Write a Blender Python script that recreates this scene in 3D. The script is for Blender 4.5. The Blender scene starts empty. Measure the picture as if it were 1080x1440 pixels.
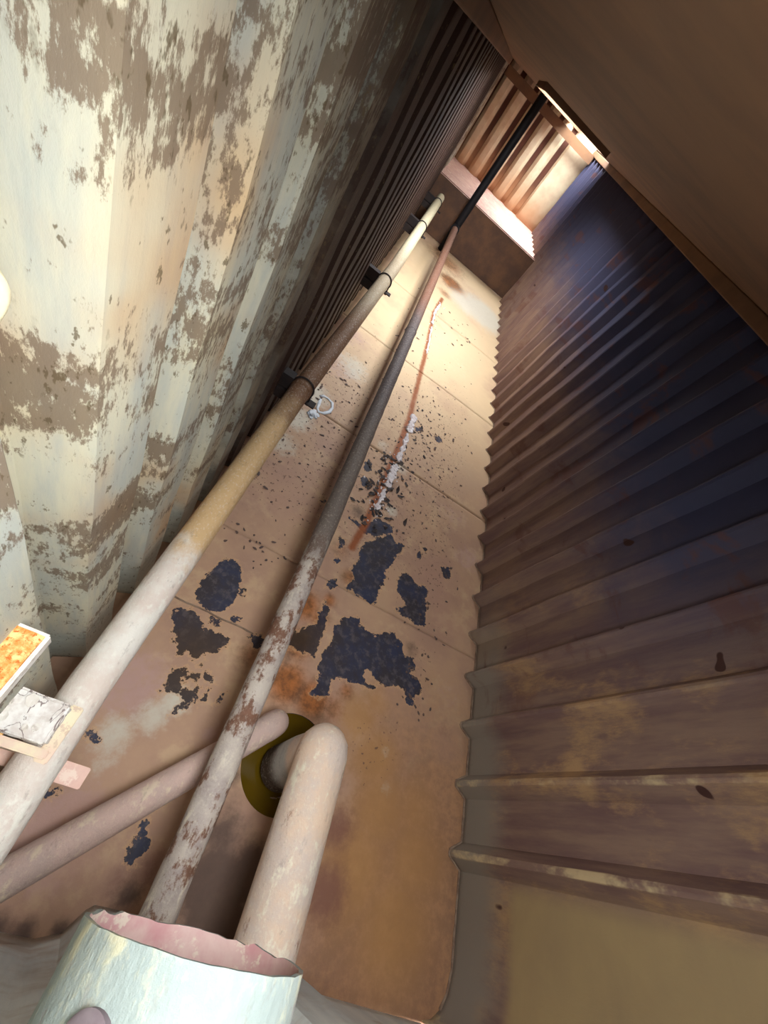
import bpy, bmesh, math, random
import numpy as np
from mathutils import Vector, Matrix

SC = bpy.context.scene
COL = SC.collection
random.seed(7)

# ------------------------------------------------------------------ camera
CAM_H = 1.75
cd = bpy.data.cameras.new('camera')
cam = bpy.data.objects.new('camera', cd)
COL.objects.link(cam)
cd.sensor_fit = 'VERTICAL'
cd.sensor_height = 36.0
cd.lens = 14.167
cd.clip_start = 0.01
M = Matrix(((0.81890581, -0.50660559, -0.26971107, 0.0),
            (0.22392870, 0.71472551, -0.66258839, 0.0),
            (0.52844036, 0.48220143, 0.69873640, CAM_H),
            (0, 0, 0, 1)))
cam.matrix_world = M
SC.camera = cam

# ------------------------------------------------------------------ sky, daylight through the hatches, exposure
SKY = 36.0
w = bpy.data.worlds.new('sky')
SC.world = w
w.use_nodes = True
wn = w.node_tree
wn.nodes.clear()
wo = wn.nodes.new('ShaderNodeOutputWorld')
bg = wn.nodes.new('ShaderNodeBackground')
bg.inputs[0].default_value = (0.95, 0.98, 1.0, 1)
bg.inputs[1].default_value = SKY
wn.links.new(bg.outputs[0], wo.inputs[0])

CEIL = 1.82
NEAR_HATCH = (0.05, 0.46, -0.27, 0.20)      # x0 x1 y0 y1
ADDED_HATCH = (0.16, 0.66, 3.50, 5.05)  # unseen opening, added to light the middle of the floor
FAR_HATCH = (0.90, 1.42, 6.90, 8.19)

def portal(name, h, top=CEIL + 0.06):                          # tells the renderer where the open hatches are
    l = bpy.data.lights.new(name, 'AREA')
    l.shape = 'RECTANGLE'
    l.size, l.size_y = h[1] - h[0], h[3] - h[2]
    l.cycles.is_portal = True
    o = bpy.data.objects.new(name, l)
    o.location = ((h[0] + h[1]) / 2, (h[2] + h[3]) / 2, top)
    COL.objects.link(o)
portal('hatch_daylight', NEAR_HATCH)
portal('hatch_daylight', ADDED_HATCH)
portal('hatch_daylight', FAR_HATCH, CEIL + 0.42)

vs = SC.view_settings
vs.view_transform = 'Standard'
vs.look = 'None'
vs.exposure = 0.0
vs.gamma = 1.0
vs.use_curve_mapping = False
SC.cycles.max_bounces = 10
SC.cycles.diffuse_bounces = 8
SC.cycles.sample_clamp_indirect = 10.0

# ------------------------------------------------------------------ helpers
def lin(c):
    return tuple((v / 255 / 12.92 if v <= 10 else ((v / 255 + 0.055) / 1.055) ** 2.4) for v in c) + (1.0,)

class Mat:
    """a small node builder; every colour is given as an sRGB triple"""
    def __init__(s, name, rough=0.75, metal=0.0):
        s.m = bpy.data.materials.new(name)
        s.m.use_nodes = True
        s.t = s.m.node_tree
        s.b = s.t.nodes['Principled BSDF']
        s.b.inputs['Roughness'].default_value = rough
        s.b.inputs['Metallic'].default_value = metal
        s.b.inputs['Specular IOR Level'].default_value = 0.3
        g = s.t.nodes.new('ShaderNodeNewGeometry')
        s.pos = g.outputs['Position']
        x = s.t.nodes.new('ShaderNodeSeparateXYZ')
        s.link(s.pos, x.inputs[0])
        s.x, s.y, s.z = x.outputs
    def link(s, a, b):
        s.t.links.new(a, b)
    def put(s, v, sock):
        if isinstance(v, (int, float)):
            sock.default_value = v
        elif isinstance(v, tuple):
            sock.default_value = lin(v) if len(v) == 3 else v
        else:
            s.link(v, sock)
    def vec(s, sx, sy, sz, off=(0, 0, 0)):
        n = s.t.nodes.new('ShaderNodeMapping')
        s.link(s.pos, n.inputs[0])
        n.inputs['Scale'].default_value = (sx, sy, sz)
        n.inputs['Location'].default_value = off
        return n.outputs[0]
    def noise(s, scale, detail=4, rough=0.6, vec=None, dist=0.0):
        n = s.t.nodes.new('ShaderNodeTexNoise')
        s.link(vec if vec is not None else s.pos, n.inputs['Vector'])
        n.inputs['Scale'].default_value = scale
        n.inputs['Detail'].default_value = detail
        n.inputs['Roughness'].default_value = rough
        n.inputs['Distortion'].default_value = dist
        return n.outputs[0]
    def math(s, op, a, b=0.0, c=0.0):
        n = s.t.nodes.new('ShaderNodeMath')
        n.operation = op
        s.put(a, n.inputs[0]); s.put(b, n.inputs[1]); s.put(c, n.inputs[2])
        return n.outputs[0]
    def step(s, v, a, b):                      # 0 below a, 1 above b, smooth between
        n = s.t.nodes.new('ShaderNodeMapRange')
        n.interpolation_type = 'SMOOTHSTEP'
        s.put(v, n.inputs[0])
        if a < b:
            n.inputs[1].default_value, n.inputs[2].default_value = a, b
            n.inputs[3].default_value, n.inputs[4].default_value = 0, 1
        else:
            n.inputs[1].default_value, n.inputs[2].default_value = b, a
            n.inputs[3].default_value, n.inputs[4].default_value = 1, 0
        return n.outputs[0]
    def mix(s, f, a, b):
        n = s.t.nodes.new('ShaderNodeMix')
        n.data_type = 'RGBA'
        s.put(f, n.inputs[0]); s.put(a, n.inputs[6]); s.put(b, n.inputs[7])
        return n.outputs[2]
    def attr(s, name):
        n = s.t.nodes.new('ShaderNodeAttribute')
        n.attribute_name = name
        return n.outputs['Fac']
    def mul(s, a, b):
        return s.math('MULTIPLY', a, b)
    def color(s, c):
        s.put(c, s.b.inputs['Base Color'])
    def rough(s, v):
        s.put(v, s.b.inputs['Roughness'])
    def bump(s, h, strength=0.3, dist=0.004):
        n = s.t.nodes.new('ShaderNodeBump')
        n.inputs['Strength'].default_value = strength
        n.inputs['Distance'].default_value = dist
        s.link(h, n.inputs['Height'])
        s.link(n.outputs[0], s.b.inputs['Normal'])

def mesh_obj(name, verts, faces, mat, parent=None, smooth=False):
    me = bpy.data.meshes.new(name)
    me.from_pydata([tuple(v) for v in verts], [], faces)
    me.validate(); me.update()
    return link_obj(name, me, mat, parent, smooth)

def link_obj(name, me, mat, parent=None, smooth=False):
    o = bpy.data.objects.new(name, me)
    COL.objects.link(o)
    if mat is not None:
        me.materials.append(mat)
    if smooth:
        me.polygons.foreach_set('use_smooth', [True] * len(me.polygons))
    if parent is not None:
        o.parent = parent
    return o

def bm_obj(name, bm, mat, parent=None, smooth=False):
    bmesh.ops.recalc_face_normals(bm, faces=bm.faces)
    me = bpy.data.meshes.new(name)
    bm.to_mesh(me); bm.free()
    return link_obj(name, me, mat, parent, smooth)

def structure(o, label=None):
    o['kind'] = 'structure'
    if label:
        o['label'] = label
    return o

def thing(name, label, cat, group=None):
    o = bpy.data.objects.new(name, None)
    o.empty_display_size = 0.05
    COL.objects.link(o)
    return tag(o, label, cat, group)

def tag(o, label, cat, group=None):
    o['label'] = label; o['category'] = cat
    if group:
        o['group'] = group
    return o

def box(bm, x0, x1, y0, y1, z0, z1):
    v = [bm.verts.new((x, y, z)) for z in (z0, z1) for y in (y0, y1) for x in (x0, x1)]
    for f in ((0, 2, 3, 1), (4, 5, 7, 6), (0, 1, 5, 4), (2, 6, 7, 3), (0, 4, 6, 2), (1, 3, 7, 5)):
        bm.faces.new([v[i] for i in f])

def box_obj(name, d, mat, parent=None, bevel=0.0, seg=2, rough=0.0):
    bm = bmesh.new()
    box(bm, *d)
    if bevel:
        bmesh.ops.bevel(bm, geom=bm.edges[:], offset=bevel, segments=seg, affect='EDGES', profile=0.6)
    if rough:
        bmesh.ops.subdivide_edges(bm, edges=bm.edges[:], cuts=3, use_grid_fill=True)
        for v in bm.verts:
            v.co += Vector((random.uniform(-1, 1), random.uniform(-1, 1), random.uniform(-1, 1))) * rough
    return bm_obj(name, bm, mat, parent)

def arc(p0, c, p1, n=8):
    """quarter bend from p0 to p1 round the corner c"""
    a, b, c = Vector(p0), Vector(p1), Vector(c)
    o = a + (b - c)
    out = []
    for i in range(n + 1):
        t = math.pi / 2 * i / n
        out.append(o + (a - o) * math.cos(t) + (b - o) * math.sin(t))
    return out

def tube(bm, pts, r, n=28, cap=True, wob=0.0, seed=0):
    """swept pipe along pts; r is one radius or one per point"""
    rng = random.Random(seed)
    pts = [Vector(p) for p in pts]
    rs = r if isinstance(r, (list, tuple)) else [r] * len(pts)
    T = []
    for i in range(len(pts)):
        a, b = pts[max(0, i - 1)], pts[min(len(pts) - 1, i + 1)]
        T.append((b - a).normalized())
    u = T[0].orthogonal().normalized()
    rings = []
    for i, p in enumerate(pts):
        u = (u - T[i] * u.dot(T[i])).normalized()
        v = T[i].cross(u)
        rings.append([bm.verts.new(p + (u * math.cos(2 * math.pi * k / n) + v * math.sin(2 * math.pi * k / n))
                                   * (rs[i] * (1 + rng.uniform(-wob, wob)))) for k in range(n)])
    for a, b in zip(rings, rings[1:]):
        for k in range(n):
            bm.faces.new((a[k], a[(k + 1) % n], b[(k + 1) % n], b[k]))
    if cap:
        bm.faces.new(rings[0][::-1]); bm.faces.new(rings[-1])
    return rings

def tube_obj(name, pts, r, mat, parent=None, n=28, cap=True, wob=0.0, seed=0):
    bm = bmesh.new()
    tube(bm, pts, r, n, cap, wob, seed)
    o = bm_obj(name, bm, mat, parent, True)
    if hasattr(o.data, 'set_sharp_from_angle'):
        o.data.set_sharp_from_angle(angle=math.radians(50))
    return o

def line(a, b, n):
    a, b = Vector(a), Vector(b)
    return [a.lerp(b, i / n) for i in range(n + 1)]

# ------------------------------------------------------------------ materials
def wall_material(name, side):
    m = Mat(name, 0.7)
    streak = m.noise(1.0, 6, 0.65, m.vec(16, 16, 2.2))
    fine = m.noise(1.0, 6, 0.75, m.vec(75, 75, 26))
    patch = m.noise(1.0, 5, 0.62, m.vec(3.2, 3.2, 5.0, (3, 1, 0)), 0.4)
    band = m.noise(1.0, 3, 0.6, m.vec(0.5, 0.5, 6.5, (0, 0, 2.3)))
    if side == 'left':
        base = m.mix(m.step(streak, 0.35, 0.65), (202, 196, 172), (176, 178, 168))
        base = m.mix(m.mul(m.step(patch, 0.5, 0.72), 0.5), base, (214, 202, 164))
        base = m.mix(m.mul(m.step(m.noise(2.3, 3, 0.6), 0.52, 0.7), 0.55), base, (190, 140, 84))
        scuff_shade = m.math('ADD', m.math('MULTIPLY', band, 0.55), m.math('MULTIPLY', patch, 1.0))
        scuff_shade = m.math('ADD', scuff_shade, m.math('MULTIPLY', fine, 0.9))
        scuff_shade = m.math('ADD', scuff_shade, m.mul(m.step(m.z, 1.25, 1.6), 0.045))  # more scuffs higher up, also dimming the top where light only grazes
        scuff_shade = m.step(scuff_shade, 1.25, 1.34)
        base = m.mix(m.mul(scuff_shade, 0.85), base, m.mix(streak, (124, 102, 80), (104, 86, 72)))
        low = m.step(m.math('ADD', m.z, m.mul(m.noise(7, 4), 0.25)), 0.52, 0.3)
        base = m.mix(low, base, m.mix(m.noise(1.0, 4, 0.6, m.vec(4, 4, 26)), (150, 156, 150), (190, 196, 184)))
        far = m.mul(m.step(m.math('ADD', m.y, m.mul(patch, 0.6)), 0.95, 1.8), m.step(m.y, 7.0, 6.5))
        base = m.mix(far, base, m.mix(streak, (62, 38, 27), (38, 26, 23)))  # dim middle stretch of the wall, its shade put into the brown
        speck = m.math('MAXIMUM', m.step(m.noise(42, 4, 0.7, m.vec(1, 1, 0.5, (7, 0, 0))), 0.63, 0.68), m.mul(m.step(m.noise(1.0, 3, 0.6, m.vec(110, 110, 42, (2, 7, 0))), 0.6, 0.68), m.step(patch, 0.42, 0.56)))
        base = m.mix(m.mul(speck, 0.8), base, (92, 76, 52))
    elif side == 'right':
        base = m.mix(m.step(streak, 0.3, 0.7), (140, 114, 98), (112, 86, 82))
        tan = m.math('ADD', m.mul(m.noise(1.0, 4, 0.6, m.vec(2.2, 3.0, 2.2, (2, 4, 1))), 1.0), m.mul(fine, 0.25))
        tan = m.mul(m.step(tan, 0.62, 0.78), m.step(m.y, 1.9, 0.5))
        base = m.mix(tan, base, (172, 138, 100))
        tan2 = m.mul(m.step(m.y, 0.14, 0.06), m.step(m.math('ADD', m.z, m.mul(fine, 0.03)), 0.27, 0.33))
        base = m.mix(tan2, base, m.mix(patch, (178, 154, 108), (146, 124, 96)))
        low = m.step(m.math('ADD', m.z, m.mul(streak, 0.15)), 0.38, 0.2)
        base = m.mix(m.mul(low, m.step(m.y, 1.6, 0.8)), base, (138, 128, 116))
        blue_shade = m.step(m.math('ADD', m.z, m.mul(patch, 0.7)), 0.85, 1.6)
        base = m.mix(m.mul(blue_shade, m.step(m.y, 0.5, 1.3)), base, (66, 68, 94))  # blue haze and shadow of the upper wall put into the colour
        rust = m.mul(m.step(patch, 0.56, 0.66), m.step(m.y, 0.4, 1.0))
        base = m.mix(m.mul(rust, 0.55), base, (104, 66, 54))
        worn = m.mul(m.mul(m.step(m.x, 1.434, 1.428), m.step(m.y, 0.8, 0.3)), m.step(m.noise(1.0, 5, 0.7, m.vec(5, 5, 4, (8, 8, 1))), 0.47, 0.62))
        base = m.mix(m.mul(worn, 0.8), base, (204, 182, 140))
        hole = m.step(m.noise(9, 1, 0.4, m.vec(1, 1, 1, (5, 2, 1))), 0.76, 0.78)
        base = m.mix(hole, base, (70, 44, 38))
    else:
        base = m.mix(m.step(streak, 0.3, 0.7), (214, 218, 214), (190, 198, 198))
        base = m.mix(m.mul(m.step(patch, 0.5, 0.7), 0.5), base, (150, 120, 90))
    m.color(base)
    m.bump(m.math('ADD', fine, m.mul(patch, 1.5)), 0.35, 0.003)
    return m.m

def pipe_material(name, a, b, c, rust=None, rust_amt=0.62, extra=None, scale=1.0):
    m = Mat(name, 0.65)
    n1 = m.noise(9 * scale, 5, 0.65)
    n2 = m.noise(55 * scale, 5, 0.7)
    n3 = m.noise(22 * scale, 5, 0.65, m.vec(1, 0.5, 1, (4, 4, 4)))
    col = m.mix(m.step(n1, 0.35, 0.65), a, b)
    col = m.mix(m.mul(m.step(m.math('ADD', m.mul(n3, 0.8), m.mul(n2, 0.25)), 0.56, 0.66), 0.8), col, c)
    if rust:
        k = m.step(m.math('ADD', m.mul(m.noise(13 * scale, 6, 0.7, m.vec(1, 0.6, 1, (9, 1, 3))), 0.85), m.mul(n2, 0.2)), rust_amt - 0.04, rust_amt + 0.03)
        col = m.mix(k, col, m.mix(n2, rust, tuple(int(v * 0.7) for v in rust)))
    if extra:
        col = extra(m, col, n1, n2)
    n4 = m.noise(130 * scale, 4, 0.7, m.vec(1, 0.6, 1, (2, 2, 8)))
    col = m.mix(m.mul(m.step(n4, 0.52, 0.7), 0.4), col, c)
    col = m.mix(m.mul(m.step(m.noise(38 * scale, 5, 0.72, m.vec(1, 0.5, 1, (6, 3, 1))), 0.56, 0.68), 0.28), col, (112, 88, 78))
    m.color(col)
    m.bump(m.math('ADD', m.math('ADD', n2, m.mul(n4, 0.5)), m.mul(n3, 1.5)), 0.75, 0.004)
    return m.m

def plain(name, a, b, scale=20, rough=0.7, c=None):
    m = Mat(name, rough)
    n = m.noise(scale, 5, 0.65)
    col = m.mix(m.step(n, 0.35, 0.65), a, b)
    if c:
        col = m.mix(m.step(m.noise(scale * 2.2, 5, 0.7, m.vec(1, 1, 1, (3, 6, 2))), 0.55, 0.62), col, c)
    m.color(col)
    m.bump(n, 0.4, 0.003)
    return m.m

def floor_material():
    m = Mat('floor_paint', 0.5)
    n1 = m.noise(3.1, 5, 0.6)
    n2 = m.noise(26, 6, 0.7)
    n3 = m.noise(90, 4, 0.7)
    n4 = m.noise(7.5, 5, 0.65, m.vec(1, 1, 1, (5, 5, 5)))
    nn = m.math('ADD', m.mul(n2, 0.6), m.mul(n4, 0.4))
    def soft(name, lo=0.35, hi=0.75, amt=0.9):
        return m.step(m.math('ADD', m.mul(m.attr(name), amt), m.mul(m.math('SUBTRACT', nn, 0.5), 1.1)), lo, hi)
    base = m.mix(m.step(n1, 0.35, 0.65), (192, 156, 126), (176, 140, 118))
    base = m.mix(m.mul(m.step(n4, 0.5, 0.68), 0.6), base, (206, 174, 138))
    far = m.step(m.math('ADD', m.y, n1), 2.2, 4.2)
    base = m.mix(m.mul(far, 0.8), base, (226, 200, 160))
    base = m.mix(m.mul(m.step(m.noise(1.6, 4, 0.6, m.vec(1, 1, 1, (1, 8, 2))), 0.5, 0.7), 0.5), base, (184, 144, 124))
    nr = m.mul(m.step(m.math('ADD', m.x, m.mul(m.math('SUBTRACT', n4, 0.5), 0.5)), 0.72, 1.0), m.step(m.math('ADD', m.y, m.mul(m.math('SUBTRACT', n1, 0.5), 0.8)), 1.0, 0.2))
    base = m.mix(m.mul(nr, 0.85), base, m.mix(m.step(nn, 0.36, 0.62), (178, 132, 94), (142, 104, 80)))
    base = m.mix(m.mul(soft('pink'), 0.75), base, (190, 154, 146))
    base = m.mix(m.mul(soft('tan', 0.2, 0.95), 0.8), base, m.mix(n4, (194, 146, 88), (160, 116, 78)))
    base = m.mix(m.mul(soft('purple_stain_shade', 0.25, 0.9), 0.75), base, (126, 84, 76))  # purple stains, and the suction pipe's shadow painted mauve to its right
    base = m.mix(m.mul(soft('rust', 0.2, 0.9), 0.9), base, m.mix(m.step(nn, 0.38, 0.6), (182, 108, 52), (112, 70, 40)))
    base = m.mix(m.mul(soft('white', 0.3, 0.75), 0.85), base, m.mix(n2, (222, 216, 200), (202, 194, 176)))
    base = m.mix(m.mul(soft('dark_tone', 0.25, 0.85), 0.9), base, m.mix(n2, (74, 60, 54), (108, 84, 72)))  # dark brown patches, sooty along the rear edge
    # little rust blisters and pits where the paint has begun to lift
    sp = m.math('ADD', m.mul(m.noise(48, 3, 0.55), 0.7), m.mul(m.noise(120, 2, 0.5), 0.3))
    sp = m.mul(m.step(m.math('ADD', sp, m.mul(m.attr('speckle'), 0.13)), 0.705, 0.735), m.step(m.attr('speckle'), 0.05, 0.3))
    base = m.mix(m.mul(sp, 0.85), base, (112, 84, 72))
    # paint peeled off down to the dark steel: ragged edged, the outline is carried by the mesh
    d = m.math('ADD', m.attr('peel'), m.mul(m.math('SUBTRACT', m.noise(34, 6, 0.7), 0.5), 0.085))
    edge = m.step(d, 0.011, 0.004)
    base = m.mix(m.mul(edge, 0.55), base, (206, 164, 122))
    peel = m.step(d, 0.001, -0.001)
    steel = m.mix(m.step(n4, 0.35, 0.65), (54, 58, 80), (60, 54, 58))
    steel = m.mix(m.mul(m.step(n2, 0.48, 0.66), 0.65), steel, (104, 96, 98))
    steel = m.mix(m.attr('brownsteel'), steel, m.mix(n2, (58, 48, 40), (82, 60, 44)))
    base = m.mix(peel, base, steel)
    # the rusty drip line down the middle of the floor
    dl = m.math('ADD', m.attr('drain'), m.mul(m.math('SUBTRACT', n2, 0.5), 0.03))
    base = m.mix(m.mul(m.step(dl, 0.036, 0.008), 0.95), base, m.mix(n3, (168, 88, 36), (120, 64, 34)))
    m.color(base)
    m.rough(m.math('SUBTRACT', 0.62, m.mul(soft('rust'), 0.28)))
    h = m.math('SUBTRACT', m.math('ADD', m.mul(n2, 0.5), m.mul(n3, 0.2)), m.mul(peel, 1.2))
    h = m.math('SUBTRACT', h, m.mul(sp, 0.6))
    m.bump(h, 0.6, 0.003)
    return m.m

def near_far_pipe(m, col, n1, n2):            # brackets pipe: chalky near the hatch, tan further on, brown, then cream at the far end
    t = m.math('ADD', m.y, m.mul(m.math('SUBTRACT', n1, 0.5), 0.35))
    col = m.mix(m.step(t, 0.55, 0.68), col, m.mix(n2, (206, 168, 118), (222, 190, 146)))
    col = m.mix(m.step(t, 1.25, 1.55), col, m.mix(n1, (138, 98, 66), (116, 84, 62)))
    col = m.mix(m.step(t, 2.3, 2.9), col, m.mix(n2, (150, 134, 112), (178, 160, 132)))
    col = m.mix(m.step(t, 3.6, 4.4), col, (206, 194, 160))
    return col

def rusty_run(m, col, n1, n2):
    t = m.math('ADD', m.y, m.mul(m.math('SUBTRACT', n1, 0.5), 0.4))
    col = m.mix(m.step(t, 0.75, 1.1), col, m.mix(n2, (104, 92, 86), (132, 120, 110)))
    col = m.mix(m.step(t, 1.5, 2.4), col, m.mix(n2, (84, 74, 76), (104, 92, 90)))
    col = m.mix(m.step(t, 3.2, 3.9), col, m.mix(n2, (132, 90, 70), (110, 76, 62)))
    return col

def wet_foot(m, col, n1, n2):
    t = m.math('ADD', m.z, m.mul(m.math('SUBTRACT', n2, 0.5), 0.05))
    col = m.mix(m.step(m.z, 0.27, 0.22), col, (182, 180, 172))
    return m.mix(m.step(t, 0.18, 0.08), col, (66, 50, 38))

MW_L = wall_material('left_wall_paint', 'left')
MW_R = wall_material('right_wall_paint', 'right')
MW_B = wall_material('rear_wall_paint', 'rear')
M_FLOOR = floor_material()
M_STEEL = plain('bare_steel', (74, 62, 58), (52, 46, 48), 18)
M_CEIL = plain('ceiling_paint', (126, 94, 68), (110, 82, 62), 3)
fw = Mat('far_wall_paint', 0.7)
_c = fw.mix(fw.step(fw.noise(5, 5), 0.35, 0.65), (224, 210, 180), (208, 186, 156))
_c = fw.mix(fw.step(fw.math('ADD', fw.y, fw.mul(fw.noise(4, 4), 0.012)), 8.235, 8.25), _c, fw.mix(fw.noise(3, 4), (104, 62, 46), (70, 46, 42)))  # rusty brown rib valleys, also standing in for the shade between ribs
_c = fw.mix(fw.mul(fw.step(fw.math('ADD', fw.z, fw.mul(fw.noise(3, 4), 0.4)), 1.4, 0.9), 0.7), _c, (196, 146, 104))
fw.color(_c)
M_FAR = fw.m
M_PINK = plain('pink_primer', (232, 196, 180), (218, 176, 164), 7, 0.7, (240, 216, 200))
M_FACE = plain('step_face_brown_shade', (112, 82, 62), (88, 66, 56), 4, 0.7)  # dark brown, with the shade of the step face put into it
M_RIM = plain('weld_metal', (150, 128, 108), (120, 96, 80), 30)
M_P1 = pipe_material('chalky_pipe_paint', (232, 226, 216), (222, 206, 194), (240, 236, 224), None, 0.62, near_far_pipe)
M_P2 = pipe_material('flaking_pipe_paint', (196, 184, 172), (166, 152, 146), (212, 202, 184), (140, 100, 80), 0.565, rusty_run)
M_P3 = pipe_material('pinkish_pipe_paint', (206, 176, 164), (192, 168, 158), (222, 204, 178), None)
M_P4 = pipe_material('suction_pipe_paint', (220, 192, 168), (206, 188, 176), (230, 222, 200), (186, 144, 120), 0.66, wet_foot)
M_TUBE = pipe_material('pale_tube_paint', (146, 153, 146), (134, 144, 140), (184, 178, 148), (158, 138, 136), 0.62, None, 0.55)
M_TUBE_IN = plain('tube_lining', (190, 140, 140), (206, 178, 170), 9, 0.7, (212, 196, 180))
M_WHITE = plain('flaking_white_paint', (238, 234, 226), (222, 212, 200), 16, 0.7, (206, 196, 186))
wm = Mat('cracked_white_paint', 0.7)
_n = wm.noise(17, 3, 0.55, None, 0.8)
_k = wm.step(wm.math('ABSOLUTE', wm.math('SUBTRACT', _n, 0.5)), 0.014, 0.005)
_b = wm.mix(wm.step(wm.noise(30, 4), 0.4, 0.62), (238, 234, 228), (216, 206, 198))
wm.color(wm.mix(wm.mul(_k, 0.8), _b, (124, 100, 96)))
wm.bump(wm.math('SUBTRACT', _n, wm.mul(_k, 0.4)), 0.7, 0.006)
M_CRACK = wm.m
M_CREAM = plain('cream_paint', (236, 226, 190), (226, 206, 168), 12)
M_ORANGE = plain('rust_crust', (214, 138, 66), (240, 206, 140), 70, 0.9, (196, 108, 46))
M_DARK = plain('dark_iron', (46, 36, 34), (34, 30, 32), 20)
M_BACKLIT = plain('backlit_pipe_dark', (26, 25, 30), (20, 20, 26), 20, 0.6)  # near black, the backlit look of the riser put into its colour
M_FLAKE = plain('lifted_paint_flakes', (112, 88, 76), (84, 72, 72), 60)
M_CRUST = plain('mineral_crust', (232, 226, 228), (214, 200, 200), 50, 0.45)
M_CHALK = plain('pale_paint_smear', (226, 232, 240), (206, 212, 222), 40, 0.5)
M_PRIMER = plain('cream_pink_paint', (236, 222, 190), (232, 204, 184), 14, 0.7, (214, 190, 166))
M_MAUVE = plain('grey_lug_paint', (120, 108, 112), (104, 92, 96), 20)
M_REDSPOT = plain('red_rust', (196, 112, 84), (176, 88, 66), 60)
lq = Mat('murky_liquid', 0.04)
lq.color(lq.mix(lq.noise(6, 3), (98, 76, 14), (80, 62, 12)))
lq.b.inputs['Specular IOR Level'].default_value = 0.5
M_LIQUID = lq.m

# ------------------------------------------------------------------ the setting
XL0, XL1 = -0.300, -0.215        # left wall: valley and ridge
XR0, XR1 = 1.487, 1.424          # right wall: valley and ridge
Y_REAR, Y_STEP, Y_END = -0.29, 6.72, 8.25
STEP_H = 0.63
WELL = (0.600, 0.255, 0.172)     # centre and radius of the round sump

def corrugated(name, prof, z0, z1, nz, mat, dent=0.0, thick=0.004):
    """prof: plan outline [(x, y)...]; the sheet stands on it"""
    rng = random.Random(name)
    vs_, fs = [], []
    zs = [z0 + (z1 - z0) * (i / nz) ** 1.3 for i in range(nz + 1)]
    ph = [rng.uniform(0, 6.28) for _ in range(6)]
    for z in zs:
        for x, y in prof:
            d = dent * (math.sin(3.1 * z + 2.3 * y + ph[0]) * math.sin(5.3 * y + ph[1]) + 0.6 * math.sin(11 * z + 7 * y + ph[2]))
            d *= min(1.0, z / 0.2 + 0.15) * min(1.0, (z1 - z) / 0.2 + 0.1)
            vs_.append((x + d, y, z))
    n = len(prof)
    for i in range(nz):
        for k in range(n - 1):
            fs.append((i * n + k, i * n + k + 1, (i + 1) * n + k + 1, (i + 1) * n + k))
    o = mesh_obj(name, vs_, fs, mat, None, True)
    o.data.set_sharp_from_angle(angle=math.radians(25))
    so = o.modifiers.new('sheet', 'SOLIDIFY')
    so.thickness = thick
    so.offset = 0
    return structure(o)

def dense(p, step=0.06):
    out = [p[0]]
    for a, b in zip(p, p[1:]):
        n = max(1, int(math.hypot(b[0] - a[0], b[1] - a[1]) / step))
        out += [(a[0] + (b[0] - a[0]) * i / n, a[1] + (b[1] - a[1]) * i / n) for i in range(1, n + 1)]
    return out

# right wall: narrow ridges towards the room, wide flats between
PR = []
per = 0.2545
for k in range(34):
    t = 0.163 + per * k
    if t > Y_END - 0.1:
        break
    PR += [(XR0, t - 0.047), (XR1 + 0.004, t - 0.010), (XR1, t), (XR1 + 0.004, t + 0.010), (XR0, t + 0.047)]
PR = [(1.372, Y_REAR - 0.015), (1.41, -0.298), (1.447, -0.272), (1.472, -0.235), (XR0, -0.17)] + PR + [(XR0, Y_END + 0.03)]
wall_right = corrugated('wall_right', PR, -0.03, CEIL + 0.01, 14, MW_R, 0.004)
# left wall: broad ridges
PL = []
perL = 0.256
for k in range(-3, 34):
    e = 0.465 + perL * k
    if e > Y_END - 0.05:
        break
    PL += [(XL0, e - 0.166), (XL1, e - 0.132), (XL1, e - 0.004), (XL1 - 0.004, e), (XL0, e + 0.020)]
PL = [p for p in PL if p[1] > Y_REAR + 0.02]
PL = [(XL0, Y_REAR - 0.03)] + PL + [(XL0, Y_END + 0.03)]
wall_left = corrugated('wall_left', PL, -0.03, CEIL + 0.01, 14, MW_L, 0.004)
# rear wall under and behind the viewpoint
PB = [(XL0 - 0.02, -0.305), (0.10, -0.305), (0.155, -0.285), (0.185, -0.235), (0.20, -0.222), (0.40, -0.222), (0.45, -0.29), (0.62, -0.29),
      (0.66, -0.245), (0.80, -0.245), (0.86, -0.292), (1.36, -0.312), (XR0 + 0.02, -0.32)]
wall_rear = corrugated('wall_rear', dense(PB), -0.03, CEIL + 0.01, 10, MW_B, 0.003)
# far wall above the raised step: vertical ribs and one wide flat at the right
PF = [(XL0 - 0.02, Y_END)]
for x in (-0.20, 0.05, 0.30, 0.55, 0.80):
    PF += [(x, Y_END), (x + 0.05, Y_END - 0.07), (x + 0.13, Y_END - 0.07), (x + 0.19, Y_END)]
PF += [(1.06, Y_END), (1.09, Y_END - 0.06), (XR0 + 0.02, Y_END - 0.06)]
wall_far = corrugated('wall_far', PF, STEP_H - 0.02, 2.02, 6, M_FAR, 0.0)

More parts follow.
